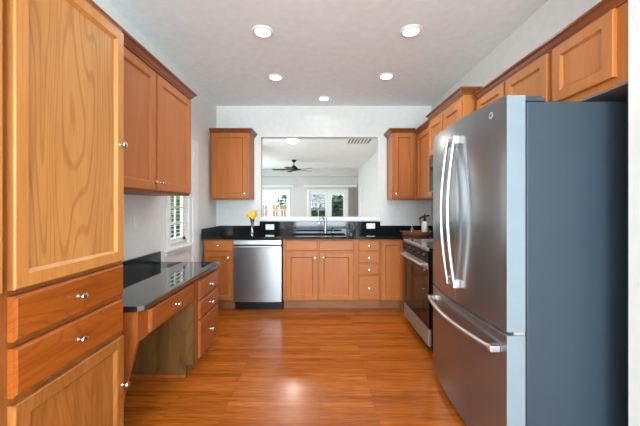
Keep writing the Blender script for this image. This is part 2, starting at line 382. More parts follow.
struct('fill_window_3', B((XL-.05, XL-.01, -3.1, -3.04, .32, 2.28), (XL-.05, XL-.01, -1.36, -1.3, .32, 2.28), (XL-.05, XL-.01, -2.23, -2.17, .32, 2.28), (XL-.05, XL-.01, -3.1, -1.3, .32, .38), (XL-.05, XL-.01, -3.1, -1.3, 2.22, 2.28)), 'trim')  # made-up frame around the left fill lamp, out of view
struct('fill_window_4', B((1.40, 1.44, -3.1, -3.04, .32, 2.28), (1.40, 1.44, -1.36, -1.3, .32, 2.28), (1.40, 1.44, -2.23, -2.17, .32, 2.28), (1.40, 1.44, -3.1, -1.3, .32, .38), (1.40, 1.44, -3.1, -1.3, 2.22, 2.28)), 'trim')  # unseen frame added around the right fill lamp
# French doors of the family room
def french(nm, x0, x1, cols, leaves):
    bm = B((x0-.07, x0-.001, FY-.02, FY-.0005, 0, dz+.07), (x1+.001, x1+.07, FY-.02, FY-.0005, 0, dz+.07), (x0-.001, x1+.001, FY-.02, FY-.0005, dz, dz+.07))
    d = struct(nm, bm, 'trim')
    for a, b, s, grid in leaves:
        fb = B((a, a+s, FY+.04, FY+.085, .01, dz-.002), (b-s, b, FY+.04, FY+.085, .01, dz-.002), (a+s, b-s, FY+.04, FY+.085, dz-.13, dz-.002), (a+s, b-s, FY+.04, FY+.085, .01, .24))
        if grid:
            for k in range(1, 5): z = .24+(dz-.37)*k/5; box(fb, a+s, b-s, FY+.055, FY+.075, z-.011, z+.011)
            m = (a+b)/2; box(fb, m-.011, m+.011, FY+.055, FY+.075, .24, dz-.13)
        L = obj('door_leaf', fb, 'trim', d)
        obj('pane', B((a+s-.005, b-s+.005, FY+.063, FY+.067, .235, dz-.125)), 'glass', L)
    return d
french('door_1', dl0, dl1, 2, [(dl0+.003, -1.975, .07, True), (-1.97, dl1-.003, .08, True)])
french('door_2', dr0, dr1, 2, [(dr0+.003, .30, .09, True), (.305, dr1-.003, .16, False)])
for x0, x1, lab in ((-2.62, -1.03, 'off-white blind valance above the left glazed doors in the family room'), (-.64, 1.42, 'off-white blind valance above the right glazed doors in the family room')):
    t = thing('blind_valance', lab, 'valance', ((x0+x1)/2, FY-.2, 2.0))
    obj('valance_board', B((x0, x1, FY-.13, FY-.115, 2.02, 2.10), (x0, x1, FY-.115, FY-.003, 2.085, 2.10)), 'plate', t, bevel=.004)
    obj('blind_track', B((x0+.02, x1-.02, FY-.09, FY-.05, 2.05, 2.08)), 'white', t)
t = thing('vertical_blind', 'stack of beige vertical blind vanes drawn to the right of the glazed doors', 'blind', (1.26, FY-.08, 2.0))
bm = bmesh.new()
for k in range(16):
    x = 1.10+k*.02; prism(bm, [(x, FY-.11), (x+.012, FY-.108), (x+.019, FY-.026), (x+.007, FY-.028)], .03, 2.045)
obj('blind_vane', bm, 'curtain', t)

# ================================================================ OUTSIDE
struct('ground', B((-14, 8, YR-.6, 34, -.35, -.15)), 'grass')
t = thing('garden_fence', 'pale beige board fence beyond the glazed doors', 'fence', (-3.4, 19, -.15))
bm = bmesh.new()
for k in range(28): box(bm, -6.2+k*.17, -6.2+k*.17+.155, 19, 19.03, -.15, 1.35+.02*(k % 2))
obj('fence_board', bm, 'fence', t)
obj('fence_rail', B((-6.2, -1.45, 19.03, 19.09, .3, .4), (-6.2, -1.45, 19.03, 19.09, 1.0, 1.1)), 'fence', t)
for k in range(4): obj('fence_post', B((-6.2+k*1.55, -6.1+k*1.55, 19.03, 19.13, -.15, 1.4)), 'fence', t)
def tree(x, y, h, r, mat, lab, n=3800):
    t = thing('tree', lab, 'tree', (x, y, -.15), 'garden trees outside the glazing')
    bm = bmesh.new(); tube(bm, [(x, y, -.15), (x+.05, y, h*.3), (x-.05, y, h*.75)], [.16, .12, .04], 8)
    for k in range(5):
        a = k*1.3; tube(bm, [(x, y, h*.35), (x+math.cos(a)*r*.6, y+math.sin(a)*r*.6, h*.7)], [.06, .02], 6)
    obj('trunk', bm, 'bark', t)
    bm = bmesh.new(); rr = random.Random(int(x*31+y*7))
    blobs = [(rr.uniform(-.55, .55)*r, rr.uniform(-.55, .55)*r, h*rr.uniform(.22, .86), r*rr.uniform(.35, .6)) for _ in range(16)]
    for _ in range(n):
        b = rr.choice(blobs); v = Vector((rr.gauss(0, 1), rr.gauss(0, 1), rr.gauss(0, 1))).normalized()*b[3]*rr.uniform(.6, 1)
        p = Vector((x+b[0], y+b[1], b[2])) + v; s = rr.uniform(.10, .20)
        q = Matrix.Rotation(rr.uniform(0, 6.28), 3, 'Z') @ Matrix.Rotation(rr.uniform(-1.2, 1.2), 3, 'X')
        vs = [bm.verts.new(p + q @ Vector(c)) for c in ((-s, 0, 0), (0, -s*.5, 0), (s, 0, .02), (0, s*.5, 0))]
        bm.faces.new(vs)
    obj('foliage', bm, mat, t, recalc=False)
tree(-5.6, 23.8, 5.2, 1.8, 'leaf', 'green leafy tree behind the beige fence, seen through the left glazed doors')
tree(.6, 25, 5.6, 1.8, 'leaf', 'bushy green tree far behind the dark tree, seen above it')
tree(-.15, 18.5, 3.0, 1.1, 'leafd', 'dark tree filling the gridded panes of the right glazed doors', 6000)
tree(.98, 14.3, 1.8, .7, 'leafd', 'low dark shrub-like tree seen through the plain right-hand glass door', 1800)
tree(-2.0, 21.5, 5.0, 1.5, 'leaf', 'full green tree beside the end of the beige fence')
tree(-7.8, 16.5, 5.5, 1.9, 'leafd', 'dark spreading tree in the far left of the garden', 4500)
tree(-5.6, 12.5, 4.4, 1.4, 'leaf', 'green tree seen through the kitchen side window')
tree(-4.2, 7.9, 1.2, .7, 'leafd', 'low dark bush outside the kitchen side window', 900)

t = thing('garden_hedge', 'tall dark green hedge close behind the right glazed doors', 'hedge', (-.3, 16, -.15))
bm = bmesh.new(); rr = random.Random(5)
for _ in range(7000):
    x = rr.uniform(-1.3, .62); y = 16+rr.uniform(-.3, .3); z = rr.uniform(-.12, 2.35+.12*math.sin(x*9)); sz = rr.uniform(.05, .1)
    q = Matrix.Rotation(rr.uniform(0, 6.28), 3, 'Z') @ Matrix.Rotation(rr.uniform(-1.4, 1.4), 3, 'X')
    bm.faces.new([bm.verts.new(Vector((x, y, z)) + q @ Vector(c)) for c in ((-sz, 0, 0), (0, -sz*.6, 0), (sz, 0, .01), (0, sz*.6, 0))])
obj('foliage', bm, 'leafd', t, recalc=False)
bm = bmesh.new()
for k in range(6): tube(bm, [(-1.2+k*.34, 16, -.15), (-1.18+k*.34, 16.02, 1.6)], [.04, .015], 6)
obj('stem', bm, 'bark', t)

# ================================================================ BACK RUN
FP = 3.725   # frame plane
# left base cabinet
def carcass(parent, x0, x1, y0, y1, z0=.118, z1=.873, mat='wood', toe=None, toemat='toe'):
    o = obj('cabinet_body', B((x0, x1, y0, y1, z0, z1)), mat, parent, bevel=.002)
    if toe: obj('toe_kick', B(toe), toemat, parent)
    return o
t = thing('base_cabinet', 'narrow cherry-toned base cabinet with one drawer over one door, left of the dishwasher', 'cabinet', (-1.25, 4.03, 0))
carcass(t, -1.435, -1.066, FP, YB-.003, toe=(-1.435, -1.066, FP+.075, FP+.095, 0, .118))
drawer(t, 'S', FP, -1.415, -1.083, .735, .862, mat='woodx')
door(t, 'S', FP, -1.415, -1.083, .128, .715, kn=(-1.125, .655), stile=.05)
# dishwasher
t = thing('dishwasher', 'stainless steel dishwasher under the black counter, left of the sink', 'dishwasher', (-.765, 4.0, 0))
obj('dishwasher_body', B((-1.062, -.468, FP+.003, YB-.01, .10, .868)), 'black', t)
bm = bmesh.new()
prism(bm, [(-1.058, FP+.002)] + [(-1.058+.586*i/12, FP-.030-.010*math.sin(PI*i/12)) for i in range(13)] + [(-.472, FP+.002)], .112, .775)
dd = obj('door', bm, 'steel', t, smooth=True)
obj('control_strip', B((-1.058, -.472, FP-.034, FP+.002, .812, .866)), 'steelx', t, bevel=.004)
obj('handle_recess', B((-1.05, -.48, FP-.012, FP+.002, .776, .811)), 'black', t)
obj('pull_bar', B((-1.058, -.472, FP-.040, FP-.026, .779, .796)), 'steelx', t, bevel=.004)
obj('toe_panel', B((-1.058, -.472, FP+.04, FP+.06, 0, .10)), 'black', t)
# sink base
t = thing('sink_cabinet', 'wide cherry-toned sink base cabinet with two doors under two false drawer fronts', 'cabinet', (0, 4.03, 0))
X0, X1 = -.455, .445
obj('cabinet_body', B((X0, X1, FP, FP+.02, .118, .873), (X0, X0+.018, FP+.02, YB-.003, .118, .873), (X1-.018, X1, FP+.02, YB-.003, .118, .873), (X0+.018, X1-.018, FP+.02, YB-.003, .118, .136)), 'wood', t, bevel=.002)
obj('toe_kick', B((X0, X1, FP+.075, FP+.095, 0, .118)), 'toe', t)
drawer(t, 'S', FP, -.418, -.030, .735, .862, kn=False, mat='woodx', name='false_drawer_front')
drawer(t, 'S', FP, -.012, .412, .735, .862, kn=False, mat='woodx', name='false_drawer_front')
door(t, 'S', FP, -.418, -.030, .128, .712, kn=(-.062, .652))
door(t, 'S', FP, -.012, .412, .128, .712, kn=(.040, .655))
# drawer base
t = thing('drawer_cabinet', 'cherry-toned base cabinet with a stack of four drawers, right of the sink doors', 'cabinet', (.6, 4.03, 0))
carcass(t, .447, .741, FP, YB-.003, toe=(.447, .741, FP+.075, FP+.095, 0, .118))
for z0, z1 in ((.735, .862), (.585, .715), (.440, .568), (.135, .423)):
    drawer(t, 'S', FP, .472, .730, z0, z1, mat='woodx')
# corner
t = thing('corner_cabinet', 'cherry-toned corner base cabinet with a single panelled door beside the range', 'cabinet', (1.1, 4.03, 0))
obj('cabinet_body', B((.743, XR-.003, FP, YB-.003, .118, .873), (1.042, XR-.003, 3.372, FP, .118, .873)), 'wood', t, bevel=.002)
obj('toe_kick', B((.743, 1.10, FP+.075, FP+.095, 0, .118), (1.10, 1.12, 3.372, FP+.075, 0, .118)), 'toe', t)
door(t, 'S', FP, .752, 1.022, .128, .858, stile=.05)
# worktop
t = thing('worktop', 'polished black granite worktop along the back wall with sink cut-out', 'worktop', (0, 4.0, .875))
sx0, sx1, sy0, sy1 = -.37, .33, 3.80, 4.17
obj('slab', B((-1.450, sx0, FP-.035, YB-.002, .875, .910), (sx1, XR-.002, FP-.035, YB-.002, .875, .910), (sx0, sx1, FP-.035, sy0, .875, .910), (sx0, sx1, sy1, YB-.002, .875, .910), (1.005, XR-.002, 3.372, FP-.034, .875, .910)), 'granite', t)
obj('backsplash', B((-1.428, -.862, YB-.022, YB-.002, .9105, 1.004)), 'granite', t); obj('backsplash', B((.862, XR-.024, YB-.022, YB-.002, .9105, 1.004)), 'granite', t)
obj('tall_backsplash', B((-.862, .862, YB-.030, YB-.002, .9105, 1.063)), 'granite', t)
obj('side_splash', B((-1.450, -1.4285, FP-.030, YB-.002, .9105, 1.004)), 'granite', t)
obj('side_splash', B((XR-.023, XR-.002, 3.372, YB-.002, .9105, 1.004)), 'granite', t)
# filler cabinet left of that side: none. sink
t = thing('sink', 'undermount stainless sink set into the black worktop', 'sink', (0, 4.0, .7))
g = .004
obj('basin', B((sx0-.012, sx1+.012, sy0-.012, sy1+.012, .68, .69), (sx0-.012, sx0-g, sy0-.012, sy1+.012, .69, .873), (sx1+g, sx1+.012, sy0-.012, sy1+.012, .69, .873), (sx0-g, sx1+g, sy0-.012, sy0-g, .69, .873), (sx0-g, sx1+g, sy1+g, sy1+.012, .69, .873)), 'steelx', t)
bm = bmesh.new(); lathe(bm, [(.045, 0), (.045, .003), (.03, .004), (.028, .001), (0, .001)], (0, 3.99, .6905)); obj('drain', bm, 'chrome', t, smooth=True)
# faucet
t = thing('kitchen_faucet', 'brushed chrome single-lever faucet with curved spout behind the sink', 'faucet', (.075, 4.225, .91))
bm = bmesh.new(); lathe(bm, [(.027, 0), (.027, .006), (.02, .012), (.017, .03), (.016, .16), (.019, .17), (.019, .20), (.014, .21), (0, .212)], (.075, 4.225, .9105)); obj('faucet_body', bm, 'chrome', t, smooth=True)
bm = bmesh.new(); pts = []
for k in range(11):
    a = PI*.08+PI*.92*k/10; pts.append((.070-.04*(1-math.cos(a)), 4.225-.085*(1-math.cos(a)), 1.070+.055*math.sin(a)))
tube(bm, pts+[(pts[-1][0], pts[-1][1], 1.045)], [.012]*8+[.013]*2+[.015]*2, 10); obj('spout', bm, 'chrome', t, smooth=True)
bm = bmesh.new(); tube(bm, [(.078, 4.225, 1.118), (.082, 4.228, 1.150), (.084, 4.230, 1.165)], [.007, .006, .008], 8); obj('lever', bm, 'chrome', t, smooth=True)
t = thing('soap_dispenser', 'small chrome soap dispenser pump right of the faucet', 'soap dispenser', (.18, 4.225, .91))
bm = bmesh.new(); lathe(bm, [(.016, 0), (.016, .006), (.010, .012), (.010, .045), (.012, .05), (.012, .06), (0, .062)], (.18, 4.225, .9105)); obj('pump_body', bm, 'chrome', t, smooth=True)
bm = bmesh.new(); tube(bm, [(.18, 4.225, .965), (.18, 4.20, .968), (.18, 4.18, .960)], .005, 8); obj('pump_nozzle', bm, 'chrome', t, smooth=True)
# outlets in the splash (horizontal)
def outlet(x, y, z, label, w, h, side, mat='white', kind='outlet', group=None):
    t = thing('wall_outlet' if kind == 'outlet' else 'light_switch', label, kind, (x, y, z), group)
    f = mapper(side, y if side == 'S' else x); a = x if side == 'S' else y
    def bb(a0, a1, d0, d1, z0, z1):
        p = f(a0, d0, z0); q = f(a1, d1, z1); return (p[0], q[0], p[1], q[1], p[2], q[2])
    obj('cover_plate', B(bb(a-w/2, a+w/2, .0006, .006, z-h/2, z+h/2)), mat, t, bevel=.0015)
    if kind == 'outlet':
        for s in (-1, 1):
            o = obj('socket', B(bb(a+s*w*.2-.014, a+s*w*.2+.014, .006, .008, z-.013, z+.013)), mat, t, bevel=.002)
            obj('slot', B(bb(a+s*w*.2-.006, a+s*w*.2-.003, .008, .0084, z-.006, z+.004), bb(a+s*w*.2+.003, a+s*w*.2+.006, .008, .0084, z-.006, z+.004)), 'matte', o)
    else:
        n = 2 if w > .1 else 1
        for k in range(n):
            c = a+(k-(n-1)/2)*.046; obj('rocker', B(bb(c-.016, c+.016, .006, .009, z-.033, z+.033)), mat, t, bevel=.002)
outlet(-.715, YB-.030, .985, 'white horizontal outlet in the black splash left of the sink', .122, .075, 'S')
outlet(.725, YB-.030, 1.000, 'white horizontal outlet in the black splash right of the faucet', .122, .075, 'S')
outlet(1.155, YB, 1.135, 'pale double switch plate on the back wall right of the pass-through', .155, .118, 'S', 'plate', 'switch')
outlet(-1.345, YB, 1.16, 'pale single switch plate on the back wall under the left wall cabinet', .075, .118, 'S', 'plate', 'switch')
outlet(XL, 2.455, 1.15, 'pale switch plate above the desk splash, closer to the tall pantry', .075, .118, 'E', 'plate', 'switch')
outlet(XL, 2.775, 1.14, 'pale switch plate beside the kitchen window', .075, .118, 'E', 'plate', 'switch')

# ================================================================ WALL CABINETS, BACK
UP = YB-.32
t = thing('wall_cabinet', 'single-door cherry-toned wall cabinet on the back wall left of the pass-through', 'wall cabinet', (-1.2, 4.19, 1.372))
ux0, ux1 = -1.462, -.943
obj('cabinet_body', B((ux0, ux1, UP, YB-.002, 1.372, 2.272)), 'wood', t, bevel=.002)
door(t, 'S', UP, ux0+.022, ux1-.022, 1.388, 2.255, kn=(ux1-.055, 1.45), stile=.058)
crown(t, [(ux0, YB-.003), (ux0, UP), (ux1, UP), (ux1, YB-.003)], 2.258, -1, .85) if False else crown(t, [(ux0, UP), (ux1, UP), (ux1, YB-.003)], 2.258, -1, .9)
t = thing('wall_cabinet', 'single-door cherry-toned wall cabinet on the back wall right of the pass-through', 'wall cabinet', (1.1, 4.19, 1.372))
ux0, ux1 = .958, 1.278
obj('cabinet_body', B((ux0, XR-.004, UP, YB-.002, 1.372, 2.272)), 'wood', t, bevel=.002)
door(t, 'S', UP, ux0+.022, 1.245, 1.388, 2.255, kn=(ux0+.055, 1.45), stile=.055)
crown(t, [(ux0, YB-.003), (ux0, UP), (1.26, UP)], 2.258, -1, .9)
# right run
def upper_right(label, y0, y1, X, z0, z1, doors, cz, path, mat='wood_up', frame_z=None):
    t = thing('wall_cabinet', label, 'wall cabinet', (1.45, (y0+y1)/2, z0))
    obj('cabinet_body', B((X, XR-.004, y0, y1, z0, z1)), mat, t, bevel=.002)
    for a0, a1, b0, b1, kn in doors: door(t, 'W', X, a0, a1, b0, b1, kn=kn, stile=.055, mat=mat)
    crown(t, path, cz, 1, .85)
    return t
upper_right('cherry-toned corner wall cabinet on the right wall beyond the microwave', 3.362, UP-.002, 1.278, 1.372, 2.235, [(3.40, 3.93, 1.388, 2.195, None)], 2.222, [(1.278, 3.362), (1.278, UP-.05)], 'wood')
upper_right('short two-door wall cabinet above the microwave', 2.582, 3.360, 1.225, 1.815, 2.258, [(2.60, 2.955, 1.83, 2.19, None), (2.985, 3.345, 1.83, 2.19, None)], 2.238, [(XR-.01, 2.582), (1.225, 2.582), (1.225, 3.345), (XR-.01, 3.345)])
upper_right('two-door wall cabinet between the microwave and the refrigerator cabinet', 1.725, 2.530, 1.325, 1.372+.45, 2.19, [(1.74, 2.13, 1.84, 2.165, None), (2.155, 2.52, 1.84, 2.165, None)], 2.168, [(1.325, 1.725), (1.325, 2.530)])
fc = upper_right('large single-door wall cabinet over the near side of the refrigerator', 1.292, 1.723, 1.325, 1.822, 2.19, [(1.345, 1.70, 1.86, 2.165, None)], 2.168, [(1.325, 1.292), (1.325, 1.723)])
obj('underside_panel', B((1.327, XR-.006, 1.294, 1.721, 1.815, 1.8215)), 'grey', fc)
# microwave
t = thing('microwave', 'over-the-range microwave mostly hidden behind the refrigerator', 'microwave', (1.4, 2.97, 1.40))
obj('microwave_body', B((1.24, XR-.004, 2.585, 3.357, 1.44, 1.812)), 'steely', t, bevel=.003)
obj('door', B((1.215, 1.239, 2.80, 3.355, 1.445, 1.808)), 'bglass', t, bevel=.004)
obj('control_panel', B((1.215, 1.239, 2.588, 2.795, 1.445, 1.808)), 'black', t, bevel=.004)
bm = bmesh.new(); tube(bm, [(1.214, 2.83, 1.50), (1.185, 2.83, 1.51), (1.185, 2.83, 1.75), (1.214, 2.83, 1.76)], .008, 8); obj('handle', bm, 'chrome', t, smooth=True)

# ================================================================ LEFT UPPER CABINET
t = thing('wall_cabinet', 'large two-door cherry-toned wall cabinet over the built-in desk', 'wall cabinet', (-1.3, 2.1, 1.37))
UX = -1.172
obj('cabinet_body', B((XL+.002, UX, 1.505, 2.715, 1.375, 2.262)), 'ubody_shaded', t, bevel=.002)
door(t, 'E', UX, 1.585, 2.122, 1.395, 2.225, kn=(2.086, 1.452), stile=.058)
door(t, 'E', UX, 2.150, 2.700, 1.395, 2.225, kn=(2.186, 1.452), stile=.058)
crown(t, [(UX, 1.470), (UX, 2.715), (XL+.003, 2.715)], 2.242, -1, .95)

# ================================================================ PANTRY
t = thing('tall_pantry_cabinet', 'tall oak pantry cabinet with big upper door, two drawers and lower door at left', 'pantry cabinet', (-1.2, 1.2, 0))
PX = -.972
obj('cabinet_body', B((XL+.002, PX, .60, 1.485, .10, 2.150)), 'pbody_shaded', t, bevel=.002)
obj('toe_kick', B((XL+.002, PX-.07, .60, 1.485, 0, .10)), 'toe', t)
door(t, 'E', PX, .938, 1.462, 1.022, 2.118, kn=(1.432, 1.575), stile=.045, mat='wood_panf', pmat='wood_pan', th=.024)
drawer(t, 'E', PX, .938, 1.462, .860, 1.003, mat='wood_pand', th=.024, ka=1.185)
drawer(t, 'E', PX, .938, 1.462, .685, .840, mat='wood_pand', th=.024, ka=1.185)
door(t, 'E', PX, .938, 1.462, .13, .662, kn=(1.450, .428), stile=.05, mat='wood_pand' if False else 'wood_low', pmat='wood_low', th=.024)
door(t, 'E', PX, .63, .905, 1.022, 2.118, stile=.045, mat='wood_panf', pmat='wood_pan', th=.024)

# ================================================================ DESK
t = thing('desk', 'built-in wooden desk with kneehole and four drawers under black granite', 'desk', (-1.2, 2.1, 0))
DX = -.950
# bracket end panel with a sloping lower edge
bm = bmesh.new(); prism(bm, [(XL+.003, .736), (DX, .736), (DX, .57), (-1.09, .02), (-1.13, 0), (XL+.003, 0)], 1.565, 1.585, 'y'); obj('end_panel', bm, 'wood_deskz', t)
obj('apron', B((DX-.018, DX, 1.586, 2.268, .575, .736)), 'wood_desk', t)
obj('apron_rail', B((XL+.003, DX-.02, 1.586, 1.606, .66, .736)), 'wood_desk', t)
obj('stile', B((DX+.0003, DX+.004, 1.567, 1.640, .575, .735)), 'wood_deskz', t)
drawer(t, 'E', DX, 1.665, 2.235, .590, .716, mat='wood_desk')
# drawer stack: veneer side with toe notch
bm = bmesh.new(); prism(bm, [(XL+.003, 0), (DX-.055, 0), (DX-.055, .09), (DX-.001, .09), (DX-.001, .736), (XL+.003, .736)], 2.270, 2.290, 'y'); obj('veneer_side_shaded', bm, 'ply_shaded', t)
obj('side_base_trim', B((XL+.003, DX-.055, 2.258, 2.2695, 0, .022)), 'wood_deskz', t, bevel=.002)
obj('drawer_stack_body', B((XL+.003, DX, 2.291, 2.775, .09, .736)), 'ubody_shaded', t, bevel=.002)
obj('toe_kick', B((XL+.003, DX-.055, 2.291, 2.775, 0, .09)), 'toe', t)
for z0, z1 in ((.555, .700), (.405, .545), (.105, .392)): drawer(t, 'E', DX, 2.350, 2.765, z0, z1, mat='wood_desk')
t = thing('worktop', 'glossy black granite desk top with clipped corner, reflecting the window', 'worktop', (-1.2, 2.17, .738))
bm = bmesh.new(); prism(bm, [(XL+.002, 1.550), (-.940, 1.550), (-.915, 1.580), (-.915, 2.765), (-.930, 2.790), (XL+.002, 2.790)], .738, .768); obj('slab', bm, 'granite_desk', t, bevel=.003)
obj('backsplash', B((XL+.002, XL+.022, 1.552, 2.788, .7685, .868)), 'granite', t)

# ================================================================ RANGE
t = thing('kitchen_range', 'black and stainless kitchen range on the right beyond the refrigerator', 'range', (1.25, 2.98, 0))
ry0, ry1, RX = 2.603, 3.366, .965
obj('range_body', B((RX, XR-.004, ry0, ry1, .05, .900)), 'black', t, bevel=.003)
obj('cooktop', B((RX-.02, XR-.004, ry0, ry1, .901, .918)), 'bglass', t, bevel=.003)
obj('front_trim', B((RX-.035, RX-.0205, ry0, ry1, .895, .922)), 'steely', t, bevel=.004)
bm = bmesh.new(); prism(bm, [(RX-.001, .80), (RX-.030, .80), (RX-.034, .893), (RX-.001, .893)], ry0+.002, ry1-.002, 'y'); cp = obj('control_panel', bm, 'black', t)
for k in range(5):
    y = ry0+.09+k*.145; bm = bmesh.new(); lathe(bm, [(.022, 0), (.020, .006), (.017, .010), (.016, .026), (0, .028)], (RX-.0325, y, .845), (-1, 0, 0), 16); obj('knob', bm, 'black', cp, smooth=True)
od = obj('oven_door', B((RX-.030, RX-.001, ry0+.004, ry1-.004, .225, .792)), 'bglass', t, bevel=.004)
obj('door_band', B((RX-.034, RX-.0305, ry0+.004, ry1-.004, .735, .790)), 'steely', od)
bm = bmesh.new(); tube(bm, [(RX-.031, ry0+.05, .765), (RX-.072, ry0+.05, .768), (RX-.078, ry0+.08, .768), (RX-.078, ry1-.08, .768), (RX-.072, ry1-.05, .768), (RX-.031, ry1-.05, .765)], .013, 10); obj('door_handle', bm, 'steely', od, smooth=True)
obj('oven_window', B((RX-.0315, RX-.0303, ry0+.12, ry1-.12, .32, .66)), 'bglass', od)
obj('storage_drawer', B((RX-.028, RX-.001, ry0+.004, ry1-.004, .07, .216)), 'steely', t, bevel=.004)
for s in (ry0+.05, ry1-.05): obj('foot', B((RX+.02, RX+.05, s-.015, s+.015, 0, .05)), 'matte', t)
for k, (x, y, r) in enumerate(((1.14, 2.79, .10), (1.14, 3.18, .08), (1.42, 2.79, .08), (1.42, 3.18, .10))):
    bm = bmesh.new(); lathe(bm, [(r, 0), (r, .0008), (r-.004, .0008), (r-.004, .0002), (0, .0002)], (x, y, .9183), n=28); obj('burner_ring', bm, 'grey', t)

# filler cabinet between refrigerator and range
t = thing('base_cabinet', 'narrow base cabinet squeezed between the refrigerator and the range', 'cabinet', (1.3, 2.46, 0))
obj('cabinet_body', B((1.02, XR-.004, 2.335, 2.598, .118, .873)), 'wood', t)
obj('toe_kick', B((1.09, XR-.004, 2.335, 2.598, 0, .117)), 'toe', t)
door(t, 'W', 1.02, 2.345, 2.590, .128, .86, stile=.05)
tag(obj('worktop', B((.985, XR-.004, 2.332, 2.600, .875, .910)), 'granite'), 'short black granite worktop between the refrigerator and the range', 'worktop')

# ================================================================ REFRIGERATOR
t = thing('refrigerator', 'large stainless French-door refrigerator with slate-grey side, at right', 'refrigerator', (1.2, 1.86, 0))
fy0, fy1, FX = 1.400, 2.312, .866
obj('fridge_body', B((.962, 1.585, fy0+.006, fy1-.006, .03, 1.772)), 'frside', t, bevel=.004)
obj('door_gasket', B((.953, .9615, fy0+.012, fy1-.012, .05, 1.765)), 'matte', t)
def bulge(y):
    u = (y-fy0)/(fy1-fy0); return FX-.036*math.sin(PI*u)**.8 if 0 < u < 1 else FX
def fdoor(name, a, b, z0, z1, mat='steel'):
    bm = bmesh.new(); n = 16
    pts = [(.952, a)]+[(bulge(a+(b-a)*i/n), a+(b-a)*i/n) for i in range(n+1)]+[(.952, b)]
    prism(bm, pts, z0, z1)
    o = obj(name, bm, mat, t, smooth=True)
    me = o.data; me.materials.append(M['doorside'])
    for p in me.polygons:
        if abs(p.normal.y) > .9 : p.material_index = 1
        if abs(p.normal.z) > .9 : p.material_index = 1
    return o
ym = (fy0+fy1)/2
fl = fdoor('fridge_door', ym+.003, fy1, .700, 1.799)
fr = fdoor('fridge_door', fy0, ym-.003, .700, 1.799)
fz = fdoor('freezer_drawer', fy0, fy1, .045, .682)
obj('base_grille', B((.93, .961, fy0+.01, fy1-.01, .004, .042)), 'matte', t)
for door_o, y in ((fl, ym+.048), (fr, ym-.048)):
    bm = bmesh.new(); xb = bulge(y)
    pts = [(xb-.026-.042*math.sin(PI*k/14), y, .80+.90*k/14) for k in range(15)]
    tube(bm, pts, .0125, 10, .75, (0, 1, 0)); h = obj('door_handle', bm, 'chrome', door_o, smooth=True)
    
    for z in (.795, 1.655): obj('handle_mount', B((xb-.038, xb+.002, y-.014, y+.014, z, z+.05)), 'chrome', h, bevel=.005)
bm = bmesh.new(); pts = [(bulge(fy0+.05+.812*k/18)-.036-.022*math.sin(PI*k/18), fy0+.05+.812*k/18, .603) for k in range(19)]
tube(bm, pts, .0135, 10, .9); h = obj('door_handle', bm, 'chrome', fz, smooth=True)
for y in (fy0+.055, fy1-.055):
    xb = bulge(y); obj('handle_mount', B((xb-.046, xb+.002, y-.02, y+.02, .588, .618)), 'chrome', h, bevel=.004)
for y0 in (fy0+.004, fy1-.074):
    bm = bmesh.new(); prism(bm, [(.89, 1.8), (.99, 1.8), (1.00, 1.79), (1.00, 1.773), (.955, 1.773), (.955, 1.7995), (.89, 1.7995)] if False else [(.955, 1.7735), (1.05, 1.7735), (1.05, 1.785), (1.03, 1.797), (.955, 1.797)], y0, y0+.07, 'y'); obj('hinge_cover', bm, 'frside', t, bevel=.003)
obj('hinge', B((.90, .9525, fy0+.004, fy0+.04, .683, .699)), 'chrome', t)
# round badge with script letters
by = 1.503; bx = bulge(by)
bm = bmesh.new(); lathe(bm, [(.017, -.001), (.017, .0015), (.015, .0022), (.0135, .0015), (0, .0015)], (bx, by, 1.735), (-1, 0, 0), 24); bd = obj('badge', bm, 'chrome', fr, smooth=True)
cu = bpy.data.curves.new('badge_letters', 'FONT'); cu.body = 'GE'; cu.size = .018; cu.align_x = 'CENTER'; cu.align_y = 'CENTER'; cu.extrude = .0003; cu.shear = .3
tmp = bpy.data.objects.new('badge_letters', cu); C.objects.link(tmp)
dg = bpy.context.evaluated_depsgraph_get(); me = bpy.data.meshes.new_from_object(tmp.evaluated_get(dg)); bpy.data.objects.remove(tmp)
me.transform(Matrix.Translation(Vector((bx-.0022, by, 1.735))-worldloc(bd)) @ Matrix(((0, 0, -1), (-1, 0, 0), (0, 1, 0))).to_4x4())
me.materials.clear(); me.materials.append(M['matte']); lo = bpy.data.objects.new('badge_letters', me); C.objects.link(lo); lo.parent = bd

